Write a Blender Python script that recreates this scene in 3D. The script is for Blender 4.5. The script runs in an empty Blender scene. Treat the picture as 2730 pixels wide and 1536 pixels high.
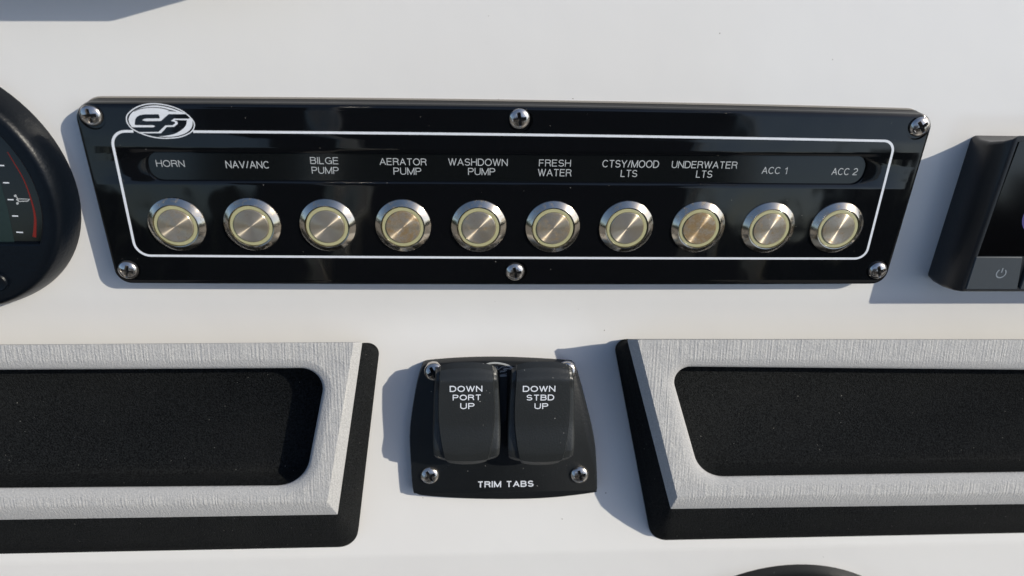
import bpy, bmesh, math, random
import numpy as np
from mathutils import Vector, Matrix
from mathutils.geometry import tessellate_polygon
random.seed(7)
S = bpy.context.scene
COL = S.collection
MM = 0.001

# ---------------------------------------------------------------- place: the dash leans back by ELEV; "upper" is its upper face
ELEV = math.radians(26)
ce, se = math.cos(ELEV), math.sin(ELEV)
ORIGIN = Vector((0, 0, 1.25))
W = Matrix(((1, 0, 0), (0, se, -ce), (0, ce, se)))       # columns: right, up along the dash, out of the dash

class Frame:                                              # a flat working face of the dash, in mm
    def __init__(s, o, X, Y, Z):
        s.o, s.X, s.Y, s.Z = Vector(o), Vector(X), Vector(Y), Vector(Z)
    def rot(s):
        return W @ Matrix((s.X, s.Y, s.Z)).transposed()
    def world(s, p):
        return ORIGIN + (W @ (s.o + s.X*p[0] + s.Y*p[1] + s.Z*p[2])) * MM

UP = Frame((0, 0, 0), (1, 0, 0), (0, 1, 0), (0, 0, 1))
BEND = math.radians(13)
cb, sb = math.cos(BEND), math.sin(BEND)
LO = Frame((0, -41, 0), (1, 0, 0), (0, cb, -sb), (0, sb, cb))

# ---------------------------------------------------------------- camera (24.5 mm lens held 0.27 m from the dash)
F = 1860.0
CP = Vector((-16.699, 97.649, 253.464))
CX = Vector((.9984038, .0251908, .0505506)); CY = Vector((-.000303, .8974013, -.4412151)); CF = Vector((.0564787, -.4404955, -.8959765))
cam = bpy.data.cameras.new('camera'); camo = bpy.data.objects.new('camera', cam); COL.objects.link(camo)
cam.sensor_width = 36; cam.lens = F/2730*36; cam.clip_start = 0.01; cam.clip_end = 2000
r3 = W @ Matrix((CX, CY, -CF)).transposed()
camo.matrix_world = Matrix.Translation(UP.world(CP)) @ r3.to_4x4()
cam.dof.use_dof = True; cam.dof.focus_distance = 0.272; cam.dof.aperture_fstop = 9
S.camera = camo

# ---------------------------------------------------------------- sky and sun
sun_dir = (W @ Vector((1.50, .85, 1.0))).normalized()
sun_el = math.asin(sun_dir.z); sun_az = math.atan2(sun_dir.x, sun_dir.y)
wd = bpy.data.worlds.new('World'); S.world = wd; wd.use_nodes = True
nt = wd.node_tree; nt.nodes.clear()
sky = nt.nodes.new('ShaderNodeTexSky'); sky.sky_type = 'NISHITA'; sky.sun_disc = False
sky.sun_elevation = sun_el; sky.sun_rotation = sun_az; sky.air_density = 1.0; sky.dust_density = 1.2; sky.ozone_density = 2.0
bg = nt.nodes.new('ShaderNodeBackground'); bg.inputs[1].default_value = 0.14
wo = nt.nodes.new('ShaderNodeOutputWorld')
nt.links.new(sky.outputs[0], bg.inputs[0]); nt.links.new(bg.outputs[0], wo.inputs[0])
sl = bpy.data.lights.new('sun', 'SUN'); sl.energy = 3.6; sl.angle = math.radians(.55); sl.color = (1, .94, .81)
so = bpy.data.objects.new('sun', sl); COL.objects.link(so)
so.rotation_euler = sun_dir.to_track_quat('Z', 'Y').to_euler(); so.location = ORIGIN + sun_dir*2
S.view_settings.view_transform = 'Standard'; S.view_settings.look = 'None'; S.view_settings.gamma = 1; S.view_settings.exposure = 0.0

# ---------------------------------------------------------------- materials
def mat(name, base, rough=.5, metal=0, coat=0, coat_rough=.03, ior=1.5, spec=.5):
    m = bpy.data.materials.new(name); m.use_nodes = True
    b = m.node_tree.nodes['Principled BSDF']
    b.inputs['Base Color'].default_value = (*base, 1); b.inputs['Roughness'].default_value = rough
    b.inputs['Metallic'].default_value = metal; b.inputs['Coat Weight'].default_value = coat
    b.inputs['Coat Roughness'].default_value = coat_rough; b.inputs['IOR'].default_value = ior
    b.inputs['Specular IOR Level'].default_value = spec
    return m, m.node_tree, b
def nd(t, typ, **k):
    n = t.nodes.new(typ)
    for a, v in k.items(): setattr(n, a, v)
    return n
def coords(t, scale=(1, 1, 1), shift=False, rot=(0, 0, 0)):
    tc = nd(t, 'ShaderNodeTexCoord'); mp = nd(t, 'ShaderNodeMapping')
    mp.inputs['Scale'].default_value = scale; mp.inputs['Rotation'].default_value = rot
    t.links.new(tc.outputs['Object'], mp.inputs[0])
    if shift:
        oi = nd(t, 'ShaderNodeObjectInfo'); mu = nd(t, 'ShaderNodeMath', operation='MULTIPLY'); mu.inputs[1].default_value = 37
        t.links.new(oi.outputs['Random'], mu.inputs[0]); t.links.new(mu.outputs[0], mp.inputs['Location'])
    return mp.outputs[0]
def noise(t, vec, scale, detail=4, rough=.55):
    n = nd(t, 'ShaderNodeTexNoise'); n.inputs['Scale'].default_value = scale; n.inputs['Detail'].default_value = detail
    n.inputs['Roughness'].default_value = rough; t.links.new(vec, n.inputs['Vector']); return n.outputs['Fac']
def ramp(t, fac, stops):
    r = nd(t, 'ShaderNodeValToRGB'); e = r.color_ramp.elements
    while len(e) < len(stops): e.new(.5)
    for i, (p, c) in enumerate(stops):
        e[i].position = p; e[i].color = (*c, 1) if len(c) == 3 else c
    t.links.new(fac, r.inputs[0]); return r.outputs[0]
def bump(t, b, h, strength, dist, prev=None):
    n = nd(t, 'ShaderNodeBump'); n.inputs['Strength'].default_value = strength; n.inputs['Distance'].default_value = dist
    t.links.new(h, n.inputs['Height'])
    if prev: t.links.new(prev, n.inputs['Normal'])
    t.links.new(n.outputs[0], b.inputs['Normal']); return n.outputs[0]
def mixc(t, fac, a, b_):
    m = nd(t, 'ShaderNodeMix', data_type='RGBA')
    if isinstance(fac, float): m.inputs[0].default_value = fac
    else: t.links.new(fac, m.inputs[0])
    for s, v in ((6, a), (7, b_)):
        if isinstance(v, tuple): m.inputs[s].default_value = (*v, 1)
        else: t.links.new(v, m.inputs[s])
    return m.outputs[2]
def mathn(t, op, a, b_=None):
    m = nd(t, 'ShaderNodeMath', operation=op); m.use_clamp = False
    for i, v in enumerate((a, b_)):
        if v is None: continue
        if isinstance(v, (int, float)): m.inputs[i].default_value = v
        else: t.links.new(v, m.inputs[i])
    return m.outputs[0]
def specks(t, scale, size, keep):                         # scattered dust grains: small voronoi dots, only some cells kept
    v = nd(t, 'ShaderNodeTexVoronoi'); v.inputs['Scale'].default_value = scale; v.inputs['Randomness'].default_value = 1
    t.links.new(coords(t), v.inputs['Vector'])
    sp = nd(t, 'ShaderNodeSeparateColor'); t.links.new(v.outputs['Color'], sp.inputs[0])
    sz = mathn(t, 'MULTIPLY', sp.outputs[1], size)
    a = mathn(t, 'LESS_THAN', v.outputs['Distance'], sz); k = mathn(t, 'LESS_THAN', sp.outputs[0], keep)
    return mathn(t, 'MULTIPLY', a, k)

def m_gelcoat():
    m, t, b = mat('white_gelcoat', (.79, .78, .775), .30, coat=.35, coat_rough=.12)
    v = coords(t); n = noise(t, v, 12, 3)
    c = ramp(t, n, [(.3, (.795, .78, .76)), (.7, (.81, .80, .78))])
    d = specks(t, 260, .075, .07)
    t.links.new(mixc(t, d, c, (.22, .19, .16)), b.inputs['Base Color'])
    n2 = noise(t, v, 55, 2); bump(t, b, n2, .25, .0006)
    return m
def m_gloss_black():
    m, t, b = mat('glossy_black_plastic', (.0035, .004, .005), .05, coat=.15, coat_rough=.02, spec=.42)
    v = coords(t); n = noise(t, v, 26, 2, .5)
    nv = bump(t, b, n, .9, .0011)
    d = specks(t, 700, .10, .08)
    t.links.new(mixc(t, d, (.0035, .004, .005), (.35, .33, .3)), b.inputs['Base Color'])
    t.links.new(mathn(t, 'ADD', mathn(t, 'MULTIPLY', d, .5), .06), b.inputs['Roughness'])
    return m
def m_satin_black(name='satin_black_plastic', col=(.007, .008, .009), rough=.42, grain=900, gs=.25, dust=.06, spec=.5):
    m, t, b = mat(name, col, rough, spec=spec)
    v = coords(t); d = specks(t, 800, .15, dust)
    n = noise(t, v, 60, 4)
    c = mixc(t, n, col, tuple(x*1.6 for x in col))
    t.links.new(mixc(t, d, c, (.40, .39, .37)), b.inputs['Base Color'])
    g = noise(t, v, grain, 2); bump(t, b, g, gs, .00025)
    return m
def m_foam_black():
    m, t, b = mat('black_foam', (.012, .013, .014), .95, spec=.08)
    v = coords(t); n = noise(t, v, 1500, 3, .7); n2 = noise(t, v, 25, 4)
    c = ramp(t, n, [(.35, (.003, .0035, .004)), (.75, (.027, .029, .030))])
    c2 = mixc(t, ramp(t, n2, [(.45, (0, 0, 0)), (.8, (.35, .35, .35))]), c, (.026, .026, .025))
    d = specks(t, 900, .16, .06)
    t.links.new(mixc(t, d, c2, (.30, .29, .26)), b.inputs['Base Color'])
    bump(t, b, n, .9, .0009)
    return m
def m_foam_gray():
    m, t, b = mat('brushed_grey_foam', (.42, .42, .43), .95, spec=.2)
    at_ = nd(t, 'ShaderNodeAttribute', attribute_type='GEOMETRY', attribute_name='brushed')
    v = coords(t, (1, .035, 1), rot=(0, 0, 0)); g = noise(t, v, 1350, 2, .5)
    g2 = noise(t, coords(t, (1, .03, 1)), 420, 2)
    wv = nd(t, 'ShaderNodeTexWave', wave_type='BANDS', bands_direction='X'); wv.inputs['Scale'].default_value = 235; wv.inputs['Distortion'].default_value = 7; wv.inputs['Detail'].default_value = 3; wv.inputs['Detail Scale'].default_value = .6; t.links.new(v, wv.inputs['Vector'])
    patch = ramp(t, noise(t, coords(t), 130, 3), [(.28, (.45, .45, .45)), (.55, (1, 1, 1))])
    g3 = noise(t, coords(t, (1, .22, 1)), 900, 2, .6)
    brush = mathn(t, 'MULTIPLY', mathn(t, 'MULTIPLY', mathn(t, 'ADD', mathn(t, 'ADD', mathn(t, 'MULTIPLY', g, .85), mathn(t, 'MULTIPLY', wv.outputs['Fac'], .13)), mathn(t, 'ADD', mathn(t, 'MULTIPLY', g2, .22), mathn(t, 'MULTIPLY', g3, .18))), patch), at_.outputs['Fac'])
    fine = noise(t, coords(t), 1500, 3, .7)
    c = ramp(t, fine, [(.28, (.40, .395, .385)), (.75, (.61, .60, .58))])
    dk = ramp(t, brush, [(.50, (.34, .34, .34)), (.72, (.0, .0, .0)), (.80, (.0, .0, .0))])
    t.links.new(mixc(t, dk, c, (.36, .36, .37)), b.inputs['Base Color'])
    nv = bump(t, b, brush, .75, .0005)
    bump(t, b, fine, .7, .00045, nv)
    return m
def m_steel(name, rad_tan=True, rough=.27, aniso=.85, base=(.60, .57, .52), met=1.0):
    m, t, b = mat(name, base, rough, metal=1)
    v = coords(t, shift=True)
    at_ = nd(t, 'ShaderNodeAttribute', attribute_type='OBJECT', attribute_name='rust')
    n = noise(t, v, 420, 7, .72)
    thr = mathn(t, 'MULTIPLY', at_.outputs['Fac'], .32)
    st = nd(t, 'ShaderNodeMapRange'); st.inputs[1].default_value = .62; st.inputs[2].default_value = .86
    t.links.new(mathn(t, 'ADD', n, thr), st.inputs[0])
    n3 = noise(t, v, 900, 3)
    rust = mixc(t, n3, (.16, .085, .022), (.40, .25, .09))
    n2 = noise(t, v, 120, 3)
    tint = mixc(t, n2, base, (base[0]*.80, base[1]*.70, base[2]*.55))
    c = mixc(t, mathn(t, 'MULTIPLY', st.outputs[0], .8), tint, rust)
    t.links.new(c, b.inputs['Base Color'])
    t.links.new(mathn(t, 'ADD', mathn(t, 'MULTIPLY', st.outputs[0], .25), rough), b.inputs['Roughness'])
    t.links.new(mathn(t, 'SUBTRACT', met, mathn(t, 'MULTIPLY', st.outputs[0], .45)), b.inputs['Metallic'])
    if rad_tan:
        b.inputs['Anisotropic'].default_value = aniso; b.inputs['Anisotropic Rotation'].default_value = .25
        tg = nd(t, 'ShaderNodeTangent', direction_type='RADIAL', axis='Z'); t.links.new(tg.outputs[0], b.inputs['Tangent'])
    return m
def plain(name, col, rough=.5, metal=0, emis=None, coat=0):
    m, t, b = mat(name, col, rough, metal, coat)
    v = coords(t); n = noise(t, v, 500, 3)
    t.links.new(mixc(t, n, tuple(x*.88 for x in col), tuple(min(1, x*1.1) for x in col)), b.inputs['Base Color'])
    if emis:
        b.inputs['Emission Color'].default_value = (*emis, 1); b.inputs['Emission Strength'].default_value = 1
    return m
GEL = m_gelcoat(); GLOSS = m_gloss_black(); SATIN = m_satin_black(spec=.3); FOAMB = m_foam_black(); FOAMG = m_foam_gray()
ROCK = m_satin_black('textured_black_rocker', (.0155, .017, .0172), .36, 1300, .3, .07, .5)
GAUGE = m_satin_black('grained_navy_black_plastic', (.0022, .0036, .0060), .33, 700, .4, .0, .22)
STEEL = m_steel('lathe_turned_steel', rough=.36, aniso=1.0, base=(.60, .56, .49), met=.78); STEELB = m_steel('bevelled_steel', aniso=.5, rough=.15, base=(.70, .68, .64))
CHROME = m_steel('polished_screw_steel', False, .20, base=(.68, .68, .70), met=.95)
RING = plain('cream_light_ring', (.44, .42, .235), .35, coat=.3)
INK = plain('white_print', (.74, .77, .82), .45)
INKD = plain('grey_white_print', (.46, .48, .49), .5)
STRIP = plain('label_strip_black', (.005, .006, .0065), .12)
SEAL = plain('grey_sealant', (.30, .28, .25), .8)
SCREEN = plain('dark_screen_glass', (.002, .002, .0025), .08)
LCD = plain('grey_green_liquid_crystal', (.012, .024, .022), .25, coat=.1)
RED = plain('red_print', (.17, .012, .006), .4)
KEY = plain('grey_rubber_key', (.036, .046, .056), .55)
KEYMARK = plain('pale_grey_print', (.21, .24, .27), .5)
BLUE = plain('violet_blue_screen_graphic', (.05, .045, .16), .3, emis=(.01, .008, .03))
EDGE = mat('moulded_black_edge', (.004, .0045, .006), .35, spec=.12)[0]
RECESS_SHADE = plain('shaded_screw_recess', (.02, .018, .016), .45, .6)  # dark tone paints depth shade into the screw's cross recess
DARK = plain('black_recess', (.003, .003, .003), .8)

# ---------------------------------------------------------------- geometry helpers (all in mm on a frame)
def at(px, py, fr=UP, h=0.0):
    """Where the line of sight through a photograph pixel meets the plane h mm above a face of the dash."""
    d = CF + CX*((px-1365)/F) - CY*((py-768)/F)
    o = CP - fr.o
    s = (h - o.dot(fr.Z)) / d.dot(fr.Z)
    q = o + d*s
    return (q.dot(fr.X), q.dot(fr.Y))

def empty(name, fr, p, label=None, cat=None, group=None, kind=None):
    o = bpy.data.objects.new(name, None); COL.objects.link(o); o.empty_display_size = .01
    o.matrix_world = Matrix.Translation(fr.world(p)) @ fr.rot().to_4x4()
    o['_p'] = tuple(p)
    if label: o['label'] = label
    if cat: o['category'] = cat
    if group: o['group'] = group
    if kind: o['kind'] = kind
    return o
def mesh(name, verts, faces, m, smooth=40):
    me = bpy.data.meshes.new(name)
    me.from_pydata([tuple(c*MM for c in v) for v in verts], [], faces)
    bm = bmesh.new(); bm.from_mesh(me)
    bmesh.ops.recalc_face_normals(bm, faces=bm.faces); bm.to_mesh(me); bm.free()
    for mm in (m if isinstance(m, (list, tuple)) else [m]): me.materials.append(mm)
    if smooth:
        me.polygons.foreach_set('use_smooth', [True]*len(me.polygons)); me.set_sharp_from_angle(angle=math.radians(smooth))
    return me
def link(name, me, parent=None, loc=(0, 0, 0), rz=0, label=None):
    o = bpy.data.objects.new(name, me); COL.objects.link(o)
    if parent: o.parent = parent
    o.location = tuple(c*MM for c in loc); o.rotation_euler = (0, 0, rz)
    if label: o['label'] = label
    return o
def rel(pts, root):
    p = root['_p']; return [(v[0]-p[0], v[1]-p[1], v[2]-p[2]) for v in pts]
def part(name, verts, faces, m, root, parent=None, smooth=40, label=None):
    return link(name, mesh(name, rel(verts, root), faces, m, smooth), parent or root, label=label)

def rpoly(cor, rad, n=8, inset=0.0):
    """Rounded polygon (counter-clockwise corners), optionally inset; always the same number of points."""
    k = len(cor); L = []
    for i in range(k):
        a = Vector(cor[i]); b_ = Vector(cor[(i+1) % k]); d = (b_-a).normalized(); nrm = Vector((-d.y, d.x))
        L.append((a + nrm*inset, d))
    P = []
    for i in range(k):
        (a, d), (b_, e) = L[i-1], L[i]
        c = d.x*e.y - d.y*e.x
        if abs(c) < 1e-6: P.append(b_); continue
        s = ((b_-a).x*e.y - (b_-a).y*e.x)/c; P.append(a + d*s)
    out = []
    for i in range(k):
        p = P[i]; r = max(rad[i]-inset, .08)
        d0 = (P[i-1]-p).normalized(); d1 = (P[(i+1) % k]-p).normalized()
        ang = math.acos(max(-1, min(1, d0.dot(d1)))); tl = r/math.tan(ang/2)
        c = p + (d0+d1).normalized()*(r/math.sin(ang/2))
        a0 = p + d0*tl - c; a1 = p + d1*tl - c
        t0 = math.atan2(a0.y, a0.x); t1 = math.atan2(a1.y, a1.x)
        while t1 < t0 - 1e-9: t1 += 2*math.pi
        if t1 - t0 > math.pi: t1 -= 2*math.pi
        for j in range(n+1):
            t_ = t0 + (t1-t0)*j/n; out.append((c.x + r*math.cos(t_), c.y + r*math.sin(t_)))
    return out
def subdiv(ring, step=12):
    out = []
    for i in range(len(ring)):
        a, b_ = ring[i], ring[(i+1) % len(ring)]
        k = max(1, int(math.dist(a, b_)//step))
        out += [(a[0]+(b_[0]-a[0])*j/k, a[1]+(b_[1]-a[1])*j/k) for j in range(k)]
    return out
def loft(rings, closed=True):
    """rings: lists of 3-D points with equal counts -> verts, faces"""
    n = len(rings[0]); V = [p for r in rings for p in r]; Fc = []
    for i in range(len(rings)-1):
        for j in range(n if closed else n-1):
            k = (j+1) % n
            Fc.append((i*n+j, i*n+k, (i+1)*n+k, (i+1)*n+j))
    return V, Fc
def z3(ring, z): return [(p[0], p[1], z) for p in ring]
def cap(V, Fc, start, loops_idx):
    """fill a face with holes; loops_idx are lists of vertex indices, the first the outline"""
    loops = [[Vector((V[i][0], V[i][1], 0)) for i in L] for L in loops_idx]
    flat = [i for L in loops_idx for i in L]
    for tri in tessellate_polygon(loops): Fc.append(tuple(flat[i] for i in tri))
def circle(cx, cy, r, n=40): return [(cx+r*math.cos(2*math.pi*i/n), cy+r*math.sin(2*math.pi*i/n)) for i in range(n)]
def lathe(prof, n=64, closed_tip=False):
    rings = [z3(circle(0, 0, r, n), z) for r, z in prof]; V, Fc = loft(rings)
    if closed_tip: Fc.append(tuple(range((len(prof)-1)*n, len(prof)*n)))
    return V, Fc
def flat_poly(outline, z, holes=(), t=.06):
    """a printed shape: thin prism"""
    loops = [outline]+list(holes); V = []; Fc = []; idx = []
    for L in loops:
        s = len(V); V += z3(L, z+t); idx.append(list(range(s, s+len(L))))
    top = len(V); cap(V, Fc, 0, idx)
    for L, I in zip(loops, idx):
        s = len(V); V += z3(L, z-.02)
        for j in range(len(L)):
            k = (j+1) % len(L); Fc.append((I[j], I[k], s+k, s+j))
    return V, Fc
def stroke(path, w, z, closed=False, t=.06):
    n = len(path); A = []; B = []
    for i in range(n):
        p = Vector(path[i]); a = Vector(path[i-1]) if (i or closed) else p; b_ = Vector(path[(i+1) % n]) if (i < n-1 or closed) else p
        d0 = (p-a).normalized() if (p-a).length > 1e-9 else (b_-p).normalized(); d1 = (b_-p).normalized() if (b_-p).length > 1e-9 else d0
        d = (d0+d1).normalized(); nr = Vector((-d.y, d.x)); ww = w(i/(n-1)) if callable(w) else w; ww /= max(.6, d.dot(d1))
        A.append(tuple(p+nr*ww/2)); B.append(tuple(p-nr*ww/2))
    return loft([z3(A, z-.02), z3(A, z+t), z3(B, z+t), z3(B, z-.02)], closed)
def merge(parts):
    V = []; Fc = []
    for v, f in parts:
        s = len(V); V += v; Fc += [tuple(i+s for i in q) for q in f]
    return V, Fc
def arcp(cx, cy, rx, ry, a0, a1, n=10):
    return [(cx+rx*math.cos(math.radians(a0+(a1-a0)*i/n)), cy+ry*math.sin(math.radians(a0+(a1-a0)*i/n))) for i in range(n+1)]
GLYPH = {   # plain grotesque capitals: advance width, strokes on a unit-high box
 'A': (.68, [[(0, 0), (.34, 1)], [(.34, 1), (.68, 0)], [(.12, .33), (.56, .33)]]),
 'B': (.62, [[(.36, 1), (0, 1), (0, 0), (.38, 0)] , [(.36, 1)] + arcp(.36, .77, .22, .23, 90, -90) + [(0, .54)], [(.36, .54)] + arcp(.38, .27, .24, .27, 90, -90)]),
 'C': (.68, [arcp(.36, .5, .36, .5, 42, 318, 22)]),
 'D': (.66, [[(.3, 1), (0, 1), (0, 0), (.3, 0)] + arcp(.3, .5, .36, .5, -90, 90, 18)]),
 'E': (.58, [[(.58, 1), (0, 1), (0, 0), (.58, 0)], [(0, .53), (.53, .53)]]),
 'F': (.54, [[(.54, 1), (0, 1), (0, 0)], [(0, .5), (.48, .5)]]),
 'G': (.72, [arcp(.37, .5, .37, .5, 42, 335, 22) + [(.72, .46), (.40, .46)], [(.72, .47), (.72, 0)]]),
 'H': (.62, [[(0, 0), (0, 1)], [(.62, 0), (.62, 1)], [(0, .53), (.62, .53)]]),
 'I': (.02, [[(.01, 0), (.01, 1)]]),
 'L': (.50, [[(0, 1), (0, 0), (.50, 0)]]),
 'M': (.76, [[(0, 0), (0, 1)], [(0, 1), (.38, 0)], [(.38, 0), (.76, 1)], [(.76, 1), (.76, 0)]]),
 'N': (.64, [[(0, 0), (0, 1)], [(0, 1), (.64, 0)], [(.64, 0), (.64, 1)]]),
 'O': (.76, [arcp(.38, .5, .38, .5, 0, 360, 28)]),
 'P': (.58, [[(0, 0), (0, 1), (.34, 1)] + arcp(.34, .735, .24, .265, 90, -90) + [(0, .47)]]),
 'R': (.62, [[(0, 0), (0, 1), (.36, 1)] + arcp(.36, .76, .24, .24, 90, -90) + [(0, .52)], [(.34, .52), (.50, .44), (.56, .30), (.58, .08), (.63, 0)]]),
 'S': (.60, [arcp(.30, .745, .27, .255, 20, 265, 16) + arcp(.30, .255, .30, .255, 85, -160, 16)]),
 'T': (.60, [[(0, 1), (.60, 1)], [(.30, 1), (.30, 0)]]),
 'U': (.62, [[(0, 1), (0, .33)] + arcp(.31, .31, .31, .31, 180, 360, 14) + [(.62, 1)]]),
 'V': (.64, [[(0, 1), (.32, 0)], [(.32, 0), (.64, 1)]]),
 'W': (.92, [[(0, 1), (.24, 0)], [(.24, 0), (.46, 1)], [(.46, 1), (.68, 0)], [(.68, 0), (.92, 1)]]),
 'Y': (.64, [[(0, 1), (.32, .42)], [(.64, 1), (.32, .42)], [(.32, .44), (.32, 0)]]),
 '/': (.28, [[(0, -.02), (.28, 1.02)]]), ' ': (.22, []),
 '1': (.30, [[(.05, .74), (.22, .80), (.30, 1), (.30, 0)]]),
 '2': (.58, [arcp(.29, .72, .27, .28, 165, -25, 12) + [(.42, .46), (.10, .20), (0, 0), (.58, 0)]]),
}
def text_mesh(body, x0, x1, y0, y1, z, bold=.105, zfun=None):
    """letters filling the box x0..x1, y0..y1 (mm); bold is the stroke's width in letter heights"""
    pen = 0; runs = []; gap = .12 + bold*.75
    for ch in body:
        w, st = GLYPH[ch]; runs += [[(pen+px, py) for px, py in s_] for s_ in st]; pen += w + gap
    tot = pen - gap; sy = (y1-y0)*(1-bold); sx = (x1-x0-bold*sy)/tot; V = []; Fc = []
    for q, r_ in enumerate(runs):
        p = [(x0+bold*sy/2+a*sx, (y0+y1)/2+(b_-.5)*sy) for a, b_ in r_]
        if len(p) > 2 and math.dist(p[0], p[-1]) < 1e-4: v, f = stroke(p[:-1], bold*sy*1.08, 0, True, 0)
        else:
            d = Vector(p[0])-Vector(p[1]); d.normalize(); e_ = Vector(p[-1])-Vector(p[-2]); e_.normalize()
            ex = bold*sy*.5 if (abs(d.x) > .95 or abs(d.y) > .95) else bold*sy*.32; ex2 = bold*sy*.5 if (abs(e_.x) > .95 or abs(e_.y) > .95) else bold*sy*.32
            if r_[0][1] in (0, 1) or abs(d.y) < .95: p[0] = tuple(Vector(p[0])+d*(ex if r_[0][1] in (0, 1) and abs(d.y) > .5 else 0))
            if r_[-1][1] in (0, 1) and abs(e_.y) > .5: p[-1] = tuple(Vector(p[-1])+e_*ex2)
            v, f = stroke(p, bold*sy, 0, False, 0)
        m_ = len(v)//4; v = v[m_:3*m_]                                    # keep the top two edges
        f = [(i, (i+1) % m_, m_+(i+1) % m_, m_+i) for i in range(m_ if len(p) > 2 and len(r_) > 2 and math.dist(r_[0], r_[-1]) < 1e-4 else m_-1)]
        s_ = len(V); V += [(a, b_, (zfun(a, b_) if zfun else z) + .004*(q % 5)) for a, b_, _ in v]; Fc += [tuple(i+s_ for i in g) for g in f]
    return V, Fc
def text_px(body, a, b_, t, u, fr, h, bold=.105, zfun=None):
    m = (t+u)/2; c = (a+b_)/2
    x0, y0 = at(a, m, fr, h); x1, y1 = at(b_, m, fr, h); _, yt = at(c, t, fr, h); _, yb = at(c, u, fr, h)
    return text_mesh(body, x0, x1, yb, yt, h+.05, bold, zfun)

# ---------------------------------------------------------------- the dash moulding (one sheet with a soft bend above the trays)
def arc_profile():
    P = []                                    # (y, z) in the upper frame, top to bottom
    P.append((420, 0)); P.append((200, 0)); P.append((60, 0))
    R = 60; tl = R*math.tan(BEND/2)
    for i in range(13):
        a = BEND*i/12; P.append((-41+tl - R*math.sin(a), R - R*math.cos(a)))
    def lo(y, z):                             # lower frame -> upper frame
        v = LO.o + LO.Y*y + LO.Z*z; return (v.y, v.z)
    yb = at(1365, 1497, LO, 0)[1]
    P.append(lo(yb+16, 0)); R2 = 22; A2 = math.radians(9)
    for i in range(1, 13):
        a = A2*i/12; P.append(lo(yb+5.9 - R2*math.sin(a), -(R2 - R2*math.cos(a))))
    last = P[-1]; d = (P[-1][0]-P[-2][0], P[-1][1]-P[-2][1]); l = math.hypot(*d)
    P.append((last[0]+d[0]/l*260, last[1]+d[1]/l*260))
    return P
prof = arc_profile()
rings = [[(x, y, z) for (y, z) in prof] for x in (-560, -300, 0, 300, 560)]
V, Fc = loft(rings, False)
me = mesh('dashboard_surface', V, Fc, GEL, 60)
dash = link('dashboard', me); dash.matrix_world = Matrix.Translation(UP.world((0, 0, 0))) @ UP.rot().to_4x4()
dash['kind'] = 'structure'; dash['label'] = 'white glossy gelcoat dashboard with a soft bend above the foam trays'
# make sure its face looks out
if (dash.data.polygons[0].normal.z) < 0: dash.data.flip_normals()

# ---------------------------------------------------------------- screws
def screw_mesh(R, H, name):
    N = 54; deep = set(); V = []; Fc = []; idx = {}
    for i in range(N+1):
        for j in range(N+1):
            a = -1+2*i/N; b_ = -1+2*j/N            # square -> disc
            x = a*math.sqrt(1-b_*b_/2); y = b_*math.sqrt(1-a*a/2); r = min(1, math.hypot(x, y))
            z = H*(1-r**2.6)**.55*.9+.12
            w = .155-.05*r
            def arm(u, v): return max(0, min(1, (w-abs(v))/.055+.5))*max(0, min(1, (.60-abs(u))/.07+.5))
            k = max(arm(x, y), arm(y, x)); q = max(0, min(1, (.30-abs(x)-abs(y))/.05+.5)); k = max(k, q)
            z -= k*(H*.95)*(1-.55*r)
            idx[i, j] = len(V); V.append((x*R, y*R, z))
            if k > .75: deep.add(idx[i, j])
    for i in range(N):
        for j in range(N): Fc.append((idx[i, j], idx[i+1, j], idx[i+1, j+1], idx[i, j+1]))
    rim = [idx[i, 0] for i in range(N)]+[idx[N, j] for j in range(N)]+[idx[N-i, N] for i in range(N)]+[idx[0, N-j] for j in range(N)]
    s = len(V)
    for i in rim: V.append((V[i][0]*1.0, V[i][1]*1.0, -1.2))
    for j in range(len(rim)):
        k = (j+1) % len(rim); Fc.append((rim[j], rim[k], s+k, s+j))
    me = mesh(name, V, Fc, [CHROME, RECESS_SHADE], 35)
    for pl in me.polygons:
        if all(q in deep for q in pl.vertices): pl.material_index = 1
    return me
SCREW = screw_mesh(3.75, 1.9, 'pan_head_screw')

# ---------------------------------------------------------------- logo (an oval with two linked letters), traced as print
def lz(x, y): return (180 + x/6.779, 250 + y/6.779)
def smooth_path(P, n=6, closed=True):
    out = []; k = len(P)
    rng = range(k) if closed else range(k-1)
    for i in rng:
        p0, p1, p2, p3 = P[(i-1) % k], P[i], P[(i+1) % k], P[(i+2) % k]
        if not closed:
            if i == 0: p0 = p1
            if i == k-2: p3 = p2
        for j in range(n):
            t_ = j/n
            out.append(tuple(.5*((2*p1[c]) + (-p0[c]+p2[c])*t_ + (2*p0[c]-5*p1[c]+4*p2[c]-p3[c])*t_*t_ + (-p0[c]+3*p1[c]-3*p2[c]+p3[c])*t_**3) for c in (0, 1)))
    if not closed: out.append(P[-1])
    return out
LOGO_RING = smooth_path([(1066, 460), (1090, 370), (1220, 260), (1400, 195), (1610, 182), (1860, 225), (2070, 310), (2220, 430), (2290, 540), (2270, 650), (2180, 725), (2020, 785), (1780, 805), (1560, 785), (1350, 725), (1180, 640), (1095, 550)], 5)
INNER = [(1165, 600), (1120, 530), (1108, 450), (1150, 360), (1250, 285), (1420, 228), (1620, 212), (1850, 255), (2040, 320), (2165, 368)]
LOGO_A = smooth_path(INNER, 5, False) + [(1830, 368), (1760, 425), (1690, 492), (1420, 495), (1350, 480), (1385, 455), (1450, 448), (1668, 446), (1662, 400), (1645, 370), (1400, 372), (1310, 385), (1250, 420), (1222, 470), (1212, 560), (1240, 568), (1550, 570), (1582, 588), (1555, 606), (1190, 606)]
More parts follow.
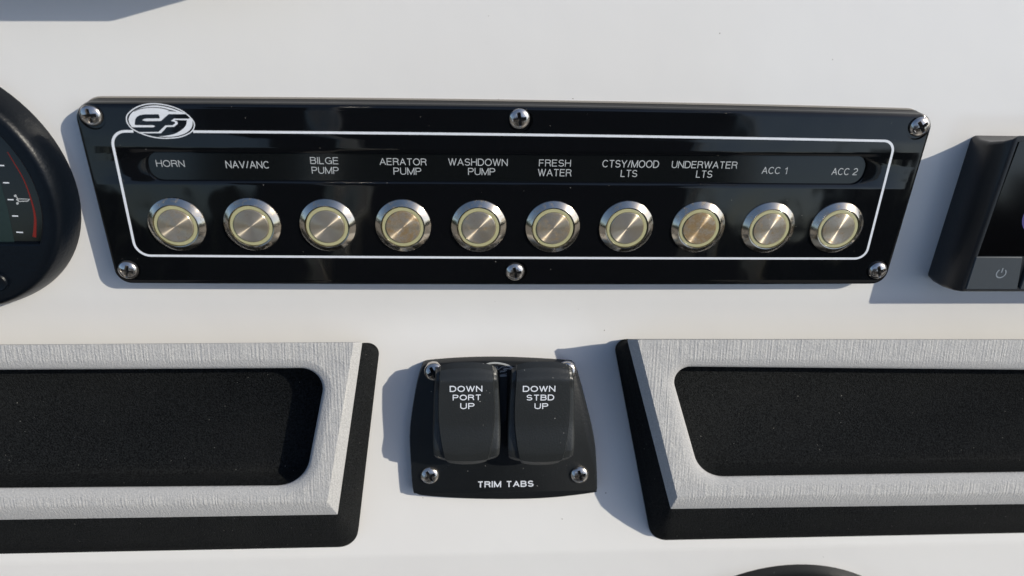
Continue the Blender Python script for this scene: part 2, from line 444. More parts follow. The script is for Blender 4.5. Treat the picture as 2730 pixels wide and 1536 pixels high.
LOGO_H = smooth_path([(1195, 318), (1300, 268), (1440, 246), (1600, 242), (1740, 258), (1850, 288), (1960, 318)], 4, False) + [(1990, 327), (1800, 314), (1840, 298)] + smooth_path([(1800, 290), (1700, 268), (1560, 255), (1420, 262), (1300, 285), (1210, 322)], 4, False)
LOGO_B = [(1310, 694), (1645, 690), (1772, 572), (1900, 570), (1948, 535), (1940, 510), (1872, 490), (1925, 450), (2185, 452), (2228, 435)] + \
    smooth_path([(2255, 490), (2255, 580), (2200, 665), (2080, 735), (1880, 778), (1640, 772)], 4, False) + \
    smooth_path([(1760, 762), (1940, 725), (2080, 640), (2145, 560), (2158, 478)], 4, False) + [(1930, 474), (1985, 505), (1995, 545), (1925, 598), (1795, 600), (1692, 714), (1330, 714)]
def logo_geo(mapf, z, ringw):
    m = lambda P: [mapf(*p) for p in P]
    return merge([stroke(m(LOGO_RING), ringw, z, True), flat_poly(m(LOGO_A), z, [m(LOGO_H)]), flat_poly(m(LOGO_B), z)])

# ---------------------------------------------------------------- the ten-button switch panel
H = 7.2
cor = [(at(190, 262.5, UP, 6)[0], at(190, 262.5, UP, 1.2)[1]), at(314, 755, UP, 6), at(2357, 757, UP, 6), (at(2494, 296, UP, 6)[0], at(2494, 296, UP, 1.2)[1])]     # tl, bl, br, tr
cxm = (cor[0][0]+cor[3][0])/2; hw = 156.0; ymid = (cor[0][1]+cor[1][1])/2
def bow(P, a=1.1, b_=.55):
    return [(x, y + (a if y > ymid else -b_)*abs(y-ymid)/36*max(0, 1-((x-cxm)/hw)**2)) for x, y in P]
panel = empty('switch_panel', UP, (cxm, ymid, 0), 'long glossy black switch panel with ten round metal push buttons and a white border line', 'switch panel')
ringdbg = None
def prow(i, z): return z3(bow(subdiv_same(rpoly(cor, [6.5, 6, 6, 5.5], 8, i))), z)
def subdiv_same(P):
    """add points along the four straight sides (same count for every inset)"""
    out = []; k = len(P)
    for i in range(k):
        a, b_ = P[i], P[(i+1) % k]; out.append(a)
        if (i+1) % 9 == 0: out += [(a[0]+(b_[0]-a[0])*j/20, a[1]+(b_[1]-a[1])*j/20) for j in range(1, 20)]
    return out
ringsP = [prow(-.15, 0), prow(0, .5), prow(.1, 5.4), prow(.25, 6.3), prow(.6, 6.9), prow(1.0, 7.12), prow(1.5, H)]
V, Fc = loft(ringsP); n = len(ringsP[0]); outer = list(range(len(V)-n, len(V)))
k = 1.0602
BTN = [(371, 516, 503, 631), (562, 704, 503, 631), (754, 893, 505, 633), (944, 1083, 506, 634), (1135, 1273, 508, 635), (1323, 1458, 510, 636), (1508, 1643, 509, 636), (1690, 1824, 510, 637), (1868, 1999, 513, 637), (2041, 2171, 513, 637)]
BC = [at((a+b_)/2*k, (c+d)/2*k, UP, H+1) for a, b_, c, d in BTN]
SCR = [(241, 308), (1385, 317), (2453, 338), (340, 721), (1373, 726), (2341, 722)]
SC = [at(a, b_, UP, H) for a, b_ in SCR]
slot_c = [at(386, 408, UP, H), at(400, 482, UP, H), at(2296, 493, UP, H), at(2321, 419, UP, H)]
sh = (slot_c[0][1]-slot_c[1][1])/2*.97
slot = lambda i: bow(rpoly(slot_c, [sh-.4]*4, 10, i))
holes = []
def addhole(rings_):
    global V, Fc
    s = len(V); m_ = len(rings_[0]); v, f = loft(rings_); V += v; Fc += [tuple(i+s for i in q) for q in f]
    holes.append(list(range(s, s+m_))); return s+len(v)-m_, m_
a0, m0 = addhole([z3(slot(-.5), H), z3(slot(-.1), H-.15), z3(slot(0), H-.9)])
Fc.append(tuple(range(a0, a0+m0)))
for c in SC:
    a0, m0 = addhole([z3(circle(c[0]+(.45 if abs(c[0]) < 60 else -.5*(1 if c[0] > 0 else -1)), c[1]+(-.5 if c[1] > ymid else .4), r, 32), z) for r, z in ((4.35, H), (4.2, H-.35), (4.0, H-.75))])
    Fc.append(tuple(range(a0, a0+m0)))
cap(V, Fc, 0, [outer]+holes)
fp = part('face_plate', V, Fc, [GLOSS, EDGE], panel, smooth=30)
for pl in fp.data.polygons:
    if max(fp.data.vertices[q].co.z for q in pl.vertices) < 5.5*MM: pl.material_index = 1
gk = [z3(bow(subdiv_same(rpoly(cor, [7]*4, 8, -.55))), .02), z3(bow(subdiv_same(rpoly(cor, [7]*4, 8, -.45))), .45), z3(bow(subdiv_same(rpoly(cor, [7]*4, 8, .3))), .5)]
part('sealant_bead', *loft(gk), SEAL, panel)

V, Fc = flat_poly(slot(.25), H-.86)
strip = part('label_strip', V, Fc, STRIP, panel, smooth=None)
TXT = [[('HORN', 416, 492, 427, 445)], [('NAV/ANC', 601.6, 718, 429, 449)], [('BILGE', 827, 902.5, 419, 437.6), ('PUMP', 831, 903, 445, 463.5)],
       [('AERATOR', 1012, 1137, 422, 440.7), ('PUMP', 1049, 1123, 447, 466)], [('WASHDOWN', 1195, 1353.5, 423, 442), ('PUMP', 1248, 1320, 448, 467)],
       [('FRESH', 1437, 1522, 425.6, 444), ('WATER', 1434, 1523.6, 450.7, 470)], [('CTSY/MOOD', 1606, 1757, 427, 447), ('LTS', 1655, 1699, 453, 472)],
       [('UNDERWATER', 1791, 1966, 430, 449), ('LTS', 1856, 1899, 454.6, 474)], [('ACC 1', 2031.6, 2099, 445, 464)], [('ACC 2', 2218, 2286.7, 448, 467)]]
for grp in TXT:
    g = merge([text_px(b_, x0, x1, y0, y1, UP, H-.78, .12) for b_, x0, x1, y0, y1 in grp])
    part('lettering', *g, INKD, panel, strip, smooth=None, label='words ' + ' '.join(x[0] for x in grp))
# white border line, open where the logo sits
bl = [at(293.5, 351, UP, H), at(364, 681, UP, H), at(2307, 689, UP, H), at(2386.5, 377.5, UP, H)]
path = subdiv(rpoly(bl, [5.2, 5.2, 4.2, 4.2], 8), 9)
gx0, gx1 = at(356, 351, UP, H)[0], at(515, 353, UP, H)[0]
top_i = [i for i, p in enumerate(path) if gx0 < p[0] < gx1 and p[1] > ymid]
s0 = top_i[0]; path = path[s0:]+path[:s0]
path = [p for p in path if not (gx0 < p[0] < gx1 and p[1] > ymid)]
ty = path[0][1]; path = [(gx0, ty)] + path + [(gx1, path[-1][1])]
part('border_line', *stroke(bow(path), .88, H), INK, panel, smooth=None)
part('emblem', *logo_geo(lambda x, y: at(*lz(x, y), UP, H), H, .36), INK, panel, smooth=None)

# push buttons: bezel with light ring and push cap
bez = mesh('button_bezel', *lathe([(10.35, -.3), (10.4, .2), (10.28, .42), (8.4, 1.78), (8.2, 1.88), (7.95, 1.84), (7.85, 1.15), (7.2, 1.05)]), STEELB, 22)
rngm = mesh('button_ring', *lathe([(7.72, .7), (7.70, 1.5), (7.5, 1.62), (6.5, 1.62), (6.38, 1.5), (6.36, .9)]), RING, 30)
capm = mesh('button_cap', *lathe([(6.36, .9), (6.34, 1.75), (6.12, 1.98), (5.7, 2.02), (3.5, 2.03), (1.2, 2.03), (.05, 2.03)], closed_tip=True), STEEL, 22)
RUST = [(.38, .25), (.1, .3), (.05, .2), (.78, .35), (.35, .35), (.5, .25), (.0, .2), (.98, .35), (.48, .25), (.42, .3)]
BLAB = ['dull brown-grey push button below HORN', 'clean push button below NAV/ANC', 'clean push button below BILGE PUMP', 'heavily rust-stained push button below AERATOR PUMP', 'push button below WASHDOWN PUMP',
        'brown-stained push button below FRESH WATER', 'bright clean push button below CTSY/MOOD LTS', 'most rusty push button below UNDERWATER LTS', 'mottled push button below ACC 1', 'mottled push button below ACC 2']
for i, c in enumerate(BC):
    p = panel['_p']
    b_ = link('push_button', bez, panel, (c[0]-p[0], c[1]-p[1], H), random.uniform(0, 6.28), BLAB[i]); b_['rust'] = RUST[i][1]
    link('light_ring', rngm, b_); cp = link('push_cap', capm, b_); cp['rust'] = RUST[i][0]
for i, c in enumerate(SC):
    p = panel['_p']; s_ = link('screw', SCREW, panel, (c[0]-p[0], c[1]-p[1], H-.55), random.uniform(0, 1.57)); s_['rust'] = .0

# ---------------------------------------------------------------- trim tab panel with its two rockers
HT = 5.2
def px2(P, fr, h): return [at(a, b_, fr, h) for a, b_ in P]
tp = [(1124, 982), (1129, 975), (1145, 970.5), (1230, 964), (1326, 962), (1420, 965), (1516, 971), (1530, 975), (1540, 990), (1558, 1055), (1576, 1126), (1587, 1185), (1591, 1237), (1593, 1297), (1591, 1309), (1580, 1316), (1470, 1329), (1357, 1333), (1235, 1331), (1135, 1324), (1110, 1318), (1100, 1306), (1093, 1206), (1092, 1158), (1097, 1104), (1111, 1025)]
out = smooth_path(px2(tp, LO, HT)[::-1], 4)
cx_, cy_ = sum(p[0] for p in out)/len(out), sum(p[1] for p in out)/len(out)
def shrink(P, d):
    r_ = []
    for i in range(len(P)):
        a = Vector(P[i-1]); b_ = Vector(P[(i+1) % len(P)]); t_ = (b_-a).normalized(); r_.append((P[i][0]-t_.y*d, P[i][1]+t_.x*d))
    return r_
trim = empty('trim_tab_panel', LO, (cx_, cy_, 0), 'small black TRIM TABS panel with two rocker switches between the two foam trays', 'rocker switch panel')
rg = [z3(shrink(out, -.1), 0), z3(out, HT-.9), z3(shrink(out, .25), HT-.3), z3(shrink(out, .8), HT)]
V, Fc = loft(rg); n = len(out); Fc.append(tuple(range(len(V)-n, len(V))))
part('face_plate', V, Fc, SATIN, trim, smooth=30)
for a, b_, q in ((1156, 993, .5), (1513, 991, .9), (1145, 1270, .45), (1546, 1268, .25)):
    x, y = at(a, b_, LO, HT+1); p = trim['_p']
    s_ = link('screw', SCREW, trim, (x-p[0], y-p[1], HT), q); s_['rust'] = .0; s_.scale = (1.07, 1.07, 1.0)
def lgs(x, y):                                # smaller copy of the emblem near the panel's top edge
    return at(1284 + (x-1055)/1250*88, 967.5 + (y-175)/640*35, LO, HT)
mg = lambda P: [lgs(*p) for p in P]
part('emblem', *merge([stroke(mg(LOGO_RING), .75, HT, True), stroke(mg(LOGO_A[44:]), .2, HT), stroke(mg(LOGO_B), .2, HT, True)]), INKD, trim, smooth=None)
part('lettering', *text_px('TRIM TABS', 1273, 1422.5, 1282, 1299, LO, HT, .21), INK, trim, smooth=None, label='words TRIM TABS')

def interp(t_, K):
    for (a, va), (b_, vb) in zip(K, K[1:]):
        if t_ <= b_:
            u = (t_-a)/(b_-a); u = u*u*(3-2*u); return va+(vb-va)*u
    return K[-1][1]
ZK = [(0, 15.6), (.035, 17.6), (.105, 19.6), (.55, 19.5), (.86, 20.2), (.93, 19.7), (1, 16.2)]
def make_rocker(xl, xr, yt, yb, words, lab):
    x0, ym = at(xl, 1110, LO, 18); x1, _ = at(xr, 1110, LO, 18); _, y1 = at((xl+xr)/2, yt, LO, 15.6); _, y0 = at((xl+xr)/2, yb, LO, 16.2)
    cx, hwid = (x0+x1)/2, (x1-x0)/2; L = y1-y0
    def hw_(t_): return hwid*(1.02 - .115*(1-t_)**2.2 - .06*max(0, t_-.6)**2/.16)       # slightly narrower at the top
    def half(t_): return hwid*(.815 - .10*(2*t_-.80)**2 - .09*max(0, t_-.5)**2*4)
    def z_at(u, t_):                                                # u in mm from the centre line
        z = interp(t_, ZK) - .35*(u/hwid)**2
        w = half(t_); e = abs(u)-w
        if e > 0:
            drop = 2.3*min(1, t_*4+.25)*(1-.75*max(0, (t_-.55)/.45)**1.5)
            z -= drop*min(1, e/.3)*.75 + drop*.25*min(1, e/(hwid-w+.01))
        return z
    NU, NT = 56, 64; V = []; Fc = []
    us = sorted(set([-1+2*i/NU for i in range(NU+1)]))
    def pos(s, t_):
        w = half(t_)/hw_(t_)                                        # columns follow the curved step
        if abs(s) <= .7: u = s/.7*w
        elif abs(s) <= .76: u = math.copysign(w + (abs(s)-.7)/.06*.03, s)
        else: u = math.copysign(w+.03 + (abs(s)-.76)/.24*(1-w-.03), s)
        return u*hw_(t_)
    us = [-.7+1.4*i/36 for i in range(37)]; us = [-1, -.985, -.95, -.90, -.85, -.8, -.76, -.73] + us + [.73, .76, .8, .85, .9, .95, .985, 1]
    idx = {}
    for i, s in enumerate(us):
        for j in range(NT+1):
            t_ = j/NT; u = pos(s, t_)
            bulge = 1-abs(s)**2.6
            y = y1 - L*t_ + 3.5*bulge*max(0, 1-t_*6) - 2.9*bulge*max(0, 1-(1-t_)*4)
            z = z_at(u, t_)
            if abs(s) > .94: z -= (abs(s)-.94)/.06*.55
            idx[i, j] = len(V); V.append((cx+u, y, z))
    for i in range(len(us)-1):
        for j in range(NT): Fc.append((idx[i, j], idx[i+1, j], idx[i+1, j+1], idx[i, j+1]))
    m = len(us)-1
    rim = [idx[i, 0] for i in range(m)]+[idx[m, j] for j in range(NT)]+[idx[m-i, NT] for i in range(m)]+[idx[0, NT-j] for j in range(NT)]
    s = len(V)
    for q in rim:
        x, y, z = V[q]; t_ = (y1-y)/L; V.append((cx+(x-cx)*.99, y + (.8 if t_ > .9 else 0) - (6.0*(1-t_/.3) if t_ < .3 else 0), HT-.1))
    for j in range(len(rim)):
        q = (j+1) % len(rim); Fc.append((rim[j], rim[q], s+q, s+j))
    r_ = part('rocker_switch', V, Fc, ROCK, trim, smooth=28, label=lab)
    # frame the rocker sits in
    fr_ = rpoly([(cx-hwid-.2, y1-3.5), (cx-hwid-.2, y0-1.0), (cx+hwid+.2, y0-1.0), (cx+hwid+.2, y1-3.5)], [1.2]*4, 4)
    part('switch_frame', *(lambda v, f: (v, f+[tuple(range(len(v)-len(fr_), len(v)))]))(*loft([z3(fr_, HT-.05), z3(fr_, HT+.7)])), SATIN, trim, smooth=30)
    def zf(x, y):
        t_ = (y1-y)/L; bl_ = 3.5*(1-abs((x-cx)/hwid)**2.6)
        for _ in range(6): t_ = (y1-y+bl_*max(0, 1-t_*6))/L
        return z_at(x-cx, min(1, max(0, t_)))+.06
    g = merge([text_px(b_, a, c, t_, u, LO, 19.6, .185, zf) for b_, a, c, t_, u in words])
    part('lettering', *g, INK, trim, r_, smooth=None, label='words ' + ' '.join(w[0] for w in words))
make_rocker(1153.5, 1334, 988, 1221, [('DOWN', 1199, 1286, 1028.5, 1045), ('PORT', 1207, 1283, 1052, 1067.6), ('UP', 1227, 1265, 1074.5, 1091)], 'left rocker switch printed DOWN PORT UP')
make_rocker(1355.5, 1534, 986, 1223, [('DOWN', 1394, 1480.6, 1028.5, 1045), ('STBD', 1403.5, 1477.5, 1052, 1068), ('UP', 1425, 1461.6, 1075, 1091)], 'right rocker switch printed DOWN STBD UP')

# ---------------------------------------------------------------- foam trays
def tray(side, near, far_px, label):
    """near: {z: (top px, bottom px)} on the visible end; far_px: {z: (top y, bottom y)} at the frame's edge"""
    xfar = 285*side
    def corners(key, h):
        (tx, ty), (bx, by) = near[key]; ex = 2730 if side > 0 else 0; fy0, fy1 = far_px[key]
        T, B = at(tx, ty, LO, h), at(bx, by, LO, h); TF, BF = at(ex, fy0, LO, h), at(ex, fy1, LO, h)
        def ext(a, b_, x): return (x, a[1]+(b_[1]-a[1])*(x-a[0])/(b_[0]-a[0]))
        tf = ext(T, TF, xfar + side*.25*0); bf = ext(B, BF, xfar - side*14)
        return ([T, B, bf, tf] if side > 0 else [tf, bf, B, T])
    def rr(key, h, rt, rb, ins=0, n_=10):
        c = corners(key, h); return rpoly(c, [rt, rb, rb, rt], n_, ins)
    rings_b = [z3(rr('base', 0, 4.5, 9), 0), z3(rr('lip', 3.6, 4.5, 9), 3.6), z3(rr('lip', 3.6, 4.5, 9, .4), 4.8)]
    ring2 = rr('edge', 19.6, 1.2, 3.0)
    c0, c1 = corners('lip', 3.6), corners('edge', 19.6)
    for f_, z in ((.33, 10.2), (.66, 15.4), (.9, 18.7)):
        cc = [(a[0]+(b_[0]-a[0])*f_, a[1]+(b_[1]-a[1])*f_) for a, b_ in zip(c0, c1)]
        rb = 9+(3-9)*f_; rt = 4.5+(1.2-4.5)*f_; rings_b.append(z3(rpoly(cc, [rt, rb, rb, rt], 10), z))
    rings_b.append(z3(ring2, 19.6))
    open_ = rr('open', 21.3, 8 if side < 0 else 6, 14)
    op = corners('open', 21.3)
    def opn(i): return rpoly(op, [8 if side < 0 else 6, 14, 14, 8 if side < 0 else 6], 10, i)
    root_c = (sum(p[0] for p in c0)/4, sum(p[1] for p in c0)/4, 0)
    root = empty('foam_tray', LO, root_c, label, 'storage tray')
    rings_b.append(z3(opn(-1.5), 19.4))
    part('base_pad', *loft(rings_b), FOAMB, root, smooth=50)
    # grey frame
    e1 = rpoly(corners('edge', 19.7), [.5, .5, .5, .5], 10); e2 = rpoly(corners('top', 23), [.5]*4, 10)
    e3 = rpoly(corners('top', 23), [.5]*4, 10, .8)
    gr = [z3(e1, 19.65), z3(e2, 23), z3(e3, 23.0)]
    V, Fc = loft(gr); n_ = len(e1); outer_ = list(range(2*n_, 3*n_))
    s = len(V); hr = [z3(opn(-4.2), 23.0), z3(opn(-1.8), 22.7), z3(opn(-.6), 22.1), z3(opn(0), 21.2), z3(opn(.1), 19.6)]
    v, f = loft(hr); V += v; Fc += [tuple(q+s for q in ff) for ff in f]
    cap(V, Fc, 0, [outer_, list(range(s, s+n_))])
    o = part('brushed_frame', V, Fc, FOAMG, root, smooth=30)
    at2 = o.data.attributes.new('brushed', 'FLOAT', 'POINT')
    at2.data.foreach_set('value', [1.0 if abs(vv.co.z/MM-23.0) < .01 else 0.0 for vv in o.data.vertices])
    # pocket
    fl = 10.2
    pk = [z3(opn(.12), 20.8), z3(opn(.4), fl+1.2), z3(opn(1.6), fl)]
    V, Fc = loft(pk); Fc.append(tuple(range(2*n_, 3*n_)))
    part('pocket_liner', V, Fc, FOAMB, root, smooth=50)
    return root
tray(-1, dict(base=((1014, 914), (950, 1458)), lip=((1013, 914), (952, 1446)), edge=((966, 912), (900, 1372)), top=((943, 913), (872, 1340)), open=((872, 981), (812, 1296))),
     dict(base=(919, 1477), lip=(919, 1461), edge=(919, 1386), top=(920, 1353), open=(986, 1303)), 'left grey brushed foam tray, its black pocket shaded at the right end')
tray(1, dict(base=((1634, 904), (1736, 1441)), lip=((1634.5, 904), (1738, 1431)), edge=((1672, 905), (1788, 1357)), top=((1700, 905.5), (1806, 1326)), open=((1784, 977), (1868, 1273))),
     dict(base=(905, 1421), lip=(905, 1411), edge=(905, 1344), top=(906, 1315), open=(986, 1260)), 'right grey brushed foam tray, its black pocket fully in sunlight')

# ---------------------------------------------------------------- round gauge at the left edge
gp = [(0, 257), (64, 300), (128, 364), (171, 432.5), (197, 514), (203, 578), (192.5, 646.5), (171, 702), (128, 753.5), (64, 798), (0, 818)]
P = np.array(px2(gp, UP, 3)); A = np.c_[2*P, np.ones(len(P))]; sol = np.linalg.lstsq(A, (P**2).sum(1), rcond=None)[0]
gx, gy = sol[0], sol[1]; gR = math.sqrt(sol[2]+gx*gx+gy*gy)
gauge = empty('round_gauge', UP, (gx, gy, 0), 'round black instrument gauge with a red arc scale left of the switch panel', 'gauge')
GH = 10.5
win = px2([(0, 373), (60, 428), (103, 514), (115.5, 582), (113, 636), (104, 650)], UP, GH-1)
wr = math.dist(win[2], (gx, gy)); wy = at(50, 651, UP, GH-1)[1]-gy
ang0 = math.asin(max(-1, min(1, wy/wr)))
def window(ins):
    r_ = wr-ins; yy = wy+ins; a0_ = math.asin(yy/r_)
    return [(gx+r_*math.cos(a0_+(math.pi-2*a0_)*i/71), gy+r_*math.sin(a0_+(math.pi-2*a0_)*i/71)) for i in range(72)]
V, Fc = loft([z3(circle(gx, gy, r, 96), z) for r, z in ((gR+.2, 0), (gR, 2), (gR-.9, 5.5), (gR-2.0, 8.4), (gR-2.7, 9.5), (gR-3.5, 10.2), (gR-4.4, GH), (gR-6.4, GH))])
n = 96; outer_ = list(range(len(V)-n, len(V))); s = len(V)
v, f = loft([z3(window(-.3), GH), z3(window(.2), GH-.4), z3(window(.5), GH-2.2)]); V += v; Fc += [tuple(q+s for q in ff) for ff in f]
cap(V, Fc, 0, [outer_, list(range(s, s+72))])
part('bezel', V, Fc, GAUGE, gauge, smooth=35)
dz = GH-2.0
dial = part('dial', *flat_poly(window(.3), dz), SCREEN, gauge, smooth=None)
arc_p = smooth_path(px2([(20, 405), (34, 428), (64, 480), (84, 535), (94, 582), (92, 632)], UP, dz), 6, False)
part('red_arc', *stroke(arc_p, lambda t_: .25+1.0*t_**3, dz+.08), RED, gauge, dial, smooth=None)
for (a, b_, y) in ((0, 12, 441), (9, 25, 487), (21, 37, 532), (33, 49, 575.5), (44, 62, 619)):
    part('tick', *stroke(px2([(a, y), (b_, y+.5)], UP, dz), .42, dz+.08), INK, gauge, dial, smooth=None)
ic = merge([stroke(px2([(44, 531), (50, 537), (74, 536), (79, 531), (50, 530)], UP, dz), .32, dz+.08), stroke(px2([(44, 524), (48, 531), (50, 537)], UP, dz), .3, dz+.08),
            flat_poly([at(41+3.5*math.cos(q), 522+3.5*math.sin(q), UP, dz) for q in [i*.785 for i in range(8)]][::-1], dz+.08), flat_poly([at(47+3.5*math.cos(q), 542+3.5*math.sin(q), UP, dz) for q in [i*.785 for i in range(8)]][::-1], dz+.08)])
part('boat_symbol', *ic, INKD, gauge, dial, smooth=None)
part('liquid_crystal_window', *flat_poly(px2([(-300, 645), (39, 645), (22, 560), (0, 480), (-300, 480)], UP, dz), dz+.05), LCD, gauge, dial, smooth=None)
bx_, by_ = at(-4, 750, UP, GH)
V, Fc = lathe([(3.6, -.2), (3.6, .9), (3.2, 1.35), (2.4, 1.2), (.05, 1.2)], 40, True)
link('gauge_button', mesh('gauge_button', V, Fc, GAUGE, 35), gauge, (bx_-gx, by_-gy, GH))

# ---------------------------------------------------------------- black unit at the right edge
RH = 17
q0 = at(2706, 366, UP, RH); q1 = at(2563, 777, UP, RH)
bq0 = at(2593, 362, UP, 0.5); bq1 = at(2473, 741, UP, .5)
xr_ = q0[0]+150
radio = empty('stereo_unit', UP, (q0[0]+75, (q0[1]+q1[1])/2, 0), 'deep black boxy unit with dark screen and grey power key right of the switch panel', 'stereo')
def rring(f_, z, r):
    c = [(bq0[0]+(q0[0]-bq0[0])*f_, bq0[1]+(q0[1]-bq0[1])*f_), (bq1[0]+(q1[0]-bq1[0])*f_, bq1[1]+(q1[1]-bq1[1])*f_)]
    return z3(rpoly([c[0], c[1], (xr_, c[1][1]), (xr_, c[0][1])], [r]*4, 6), z)
def rtop(i, z): return z3(rpoly([q0, q1, (xr_, q1[1]), (xr_, q0[1])], [1.0]*4, 6, i), z)
rg = [rring(0, 0, 2), rring(-.15, 4, 2), rring(0.0, 9, 1.8), rring(.45, 14, 1.4), rring(.85, 16.5, 1.2), rring(1.15, RH, 1.0), rtop(1.6, RH), rtop(1.9, RH-.8)]
V, Fc = loft(rg); n = len(rg[0]); Fc.append(tuple(range(len(V)-n, len(V))))
part('housing', V, Fc, m_satin_black('black_housing', (.010, .011, .013), .33, 900, .2, .0), radio, smooth=35)
zs = RH-.75
sx = [at(2717, 374, UP, zs), at(2603, 681, UP, zs)]
ys_b = sx[1][1]
V, Fc = flat_poly([sx[0], sx[1], (xr_-3, ys_b), (xr_-3, sx[0][1])], zs, t=.5)
scr = part('screen', V, Fc, SCREEN, radio, smooth=None)
kt, kb = at(2602, 685, UP, zs+1), at(2574, 772, UP, zs+1); kr1, kr0 = at(2726, 686, UP, zs+1), at(2712, 771, UP, zs+1)
kc = [(kt[0], kt[1]), (kb[0], kb[1]), (kr0[0], kb[1]), (kr1[0], kt[1])]
def keygeo(c): 
    r_ = [z3(rpoly(c, [.5]*4, 3), zs-.1), z3(rpoly(c, [.5]*4, 3), zs+.9), z3(rpoly(c, [.5]*4, 3, .3), zs+1.15)]
    v, f = loft(r_); f.append(tuple(range(len(v)-len(r_[0]), len(v)))); return v, f
key = part('power_key', *keygeo(kc), KEY, radio, smooth=30)
dx_ = kr0[0]-kb[0]+1.0
for i in range(1, 5):
    kc2 = [(x+dx_*i, y) for x, y in kc]
    part('key', *keygeo(kc2), KEY, radio, smooth=30)
pcx, pcy = at(2669, 729, UP, zs+1.2)
R_ = 1.85
cir = [(pcx+R_*math.cos(a), pcy+R_*math.sin(a)) for a in [math.radians(90+38+i*(284/24)) for i in range(25)]]
part('power_symbol', *merge([stroke(cir, .5, zs+1.17), stroke([(pcx, pcy+.3), (pcx, pcy+2.3)], .5, zs+1.17)]), KEYMARK, radio, key, smooth=None)
dcx, dcy = at(2776, 574, UP, zs)
part('dial_graphic', *flat_poly(circle(dcx, dcy, 7.5, 40), zs+.52), BLUE, radio, scr, smooth=None)

# ---------------------------------------------------------------- black domed control at the bottom edge
hp = np.array(px2([(1935, 1536), (2007, 1518), (2121, 1511), (2234, 1514), (2324, 1530)], LO, 6))
hx_, hy_ = at(2145, 1532, LO, 6); hR = 72
cyl = empty('control_housing', LO, (hx_, hy_-hR, -8), 'black domed control housing just peeking in at the bottom edge of the photo', 'control')
cyl_prof = [(hR+.5, -18), (hR, 10), (hR-.8, 14), (hR-3, 16.5), (hR-8, 18.3), (hR-30, 19.5), (.05, 20)]
V, Fc = lathe(cyl_prof, 96, True)
link('dome', mesh('dome', V, Fc, SATIN, 40), cyl)

# ---------------------------------------------------------------- unseen display added above the frame, shaped to cast the upper left shadow
sdir = Vector((1.5, .85))                                          # shadow displacement per mm of height, reversed
DH = 20
def casts(px, py): x, y = at(px, py); return (x+sdir.x*DH, y+sdir.y*DH)
d0, d1, d2 = casts(-900, 64), casts(290, 65), casts(520, 0)
dd = (Vector(d2)-Vector(d1)).normalized(); d3 = tuple(Vector(d1)+dd*70)
disp = empty('shadow_casting_display', UP, ((d0[0]+d1[0])/2, d1[1]+40, 0), 'unseen black display added above the switch panel, shaped to cast the corner shadow', 'display')
dc = [(d0[0], d3[1]), d0, d1, d3]
def dring(i, z): return z3(rpoly(dc, [3, 3, 6, 3], 6, i), z)
rg = [dring(0, 0), dring(0, DH-1.5), dring(.6, DH-.4), dring(1.5, DH)]
V, Fc = loft(rg); n = len(rg[0]); Fc.append(tuple(range(len(V)-n, len(V))))
part('housing', V, Fc, SATIN, disp, smooth=35)
part('screen', *flat_poly([p[:2] for p in dring(12, 0)], DH), SCREEN, disp, smooth=None)

# ---------------------------------------------------------------- added behind the camera, unseen: deck for warm fill, seat to darken reflections
DECKM = plain('cream_fill_deck', (.60, .55, .48), .7); VINYL = plain('dark_brown_vinyl', (.018, .014, .012), .5); WHITEP = plain('white_gelcoat_seat_box', (.45, .44, .42), .35)
dk = bpy.data.meshes.new('deck'); dk.from_pydata([(-1.6, -4, .3), (1.6, -4, .3), (1.6, .1, .3), (-1.6, .1, .3)], [], [(0, 1, 2, 3)]); dk.materials.append(DECKM)
dko = bpy.data.objects.new('added_fill_deck', dk); COL.objects.link(dko); dko['kind'] = 'structure'; dko['label'] = 'unseen cream deck added below and behind the camera for warm fill'
seat = bpy.data.objects.new('added_dark_seat', None); COL.objects.link(seat); seat.location = (0, -.95, .3)
seat['label'] = 'unseen dark brown seat added behind the camera to block sky from the panel reflections'; seat['category'] = 'seat'
def bbox(name, x0, x1, y0, y1, z0, z1, r, m):
    rg_ = [z3(rpoly([(x0, y0), (x1, y0), (x1, y1), (x0, y1)], [r]*4, 5, i), z) for i, z in ((r*.6, z0), (0, z0+r*.6), (0, z1-r*.6), (r*.25, z1-r*.2), (r*.7, z1))]
    v, f = loft(rg_); k_ = len(rg_[0]); f += [tuple(range(len(v)-k_, len(v))), tuple(range(k_))]
    return link(name, mesh(name, v, f, m, 45), seat)
bbox('seat_base', -520, 520, -300, 120, 0, 520, 30, WHITEP)
bbox('seat_cushion', -600, 600, -330, 170, 520, 640, 55, VINYL)
bbox('backrest', -600, 600, -380, -240, 640, 1560, 60, VINYL)  # tall backrest added to keep sky out of the panel reflections

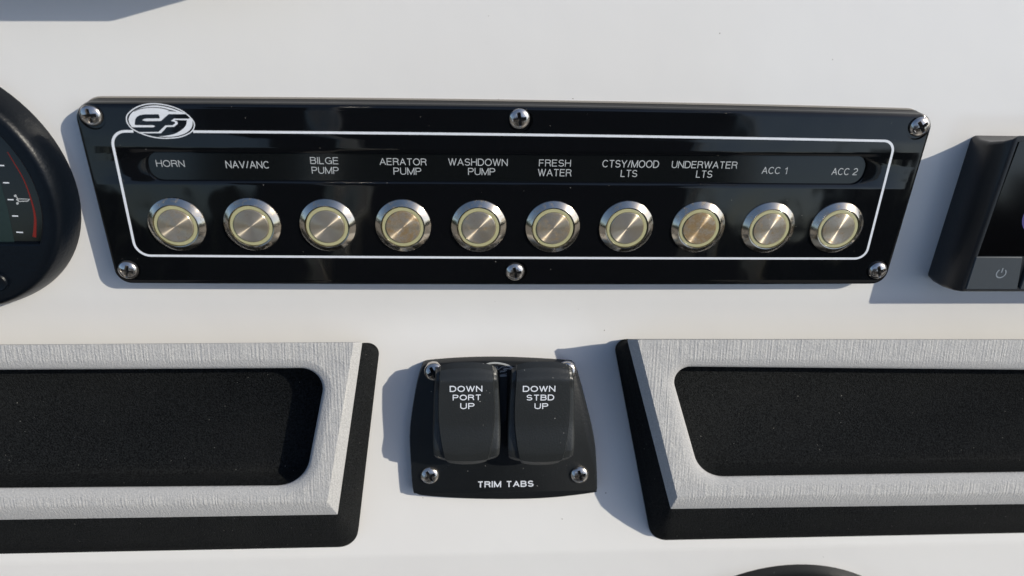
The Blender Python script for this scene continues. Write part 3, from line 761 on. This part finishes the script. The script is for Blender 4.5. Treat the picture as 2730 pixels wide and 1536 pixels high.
def post(px, py, dist, label):  # added unseen post, set on the mirrored sight line to glint in the panel
    x, y = at(px, py, UP, H); P_ = Vector((x, y, H)); d_ = Vector((x-CP.x, y-CP.y, CP.z-H)); q_ = P_ + d_*(dist/d_.z)
    w_ = UP.world(q_); o = bpy.data.objects.new('glint_post', None); COL.objects.link(o); o.location = (w_.x, w_.y, .3)
    o['label'] = label; o['category'] = 'post'; o['group'] = 'added posts that reflect in the switch panel'
    v, f = lathe([(19, 6), (19, 2300)], 40); link('tube', mesh('tube', v, f, POLE, 40), o)
    v, f = lathe([(45, 0), (45, 5), (42, 8), (19, 8)], 40); link('foot', mesh('foot', v, f, POLE, 40), o)
POLE = m_steel('polished_tube_steel', False, .16, base=(.7, .7, .7))
post(855, 320, 620, 'unseen polished steel post added behind the camera for the left panel glint')
post(1990, 330, 720, 'unseen polished steel post added behind the camera for the right panel streak')
ASPH = plain('added_tan_ground', (.20, .18, .155), .9); WOOD = plain('dark_green_woods', (.018, .026, .012), .9)
gm = bpy.data.meshes.new('ground'); gm.from_pydata([(-400, -400, -1.1), (400, -400, -1.1), (400, 400, -1.1), (-400, 400, -1.1)], [], [(0, 1, 2, 3)]); gm.materials.append(ASPH)  # unseen ground added as warm bounce for bezels and buttons
go = bpy.data.objects.new('ground', gm); COL.objects.link(go); go['kind'] = 'structure'; go['label'] = 'unseen tan ground sheet added for warm fill and reflections'
wv = []; wf = []; NW = 260
for i in range(NW):                                                # added lumpy woods belt, unseen, hides horizon glow from the panel reflections
    a = math.pi*1.02 + math.pi*.96*i/(NW-1); rr_ = 42+random.uniform(-2, 2); hh = 5.2+1.6*math.sin(i*.21)+.9*math.sin(i*.83+1)+random.uniform(-.7, .7)
    for q_, z_ in ((0, -1.1), (-.5, hh*.35), (.3, hh*.75), (2, hh), (5, hh*.9), (7, -1.1)):
        wv.append(((rr_+q_+random.uniform(-.4, .4))*math.cos(a), (rr_+q_)*math.sin(a), z_))
for i in range(NW-1):
    for j in range(5): wf.append((i*6+j, i*6+6+j, i*6+7+j, i*6+1+j))
wm = bpy.data.meshes.new('woods'); wm.from_pydata(wv, [], wf); wm.materials.append(WOOD)
wob = bpy.data.objects.new('horizon_cover_woods', wm); COL.objects.link(wob); wob['kind'] = 'stuff'; wob['label'] = 'unseen dark woods belt added behind the camera to hide the horizon glow'

for o in list(bpy.data.objects):
    if '_p' in o: del o['_p']
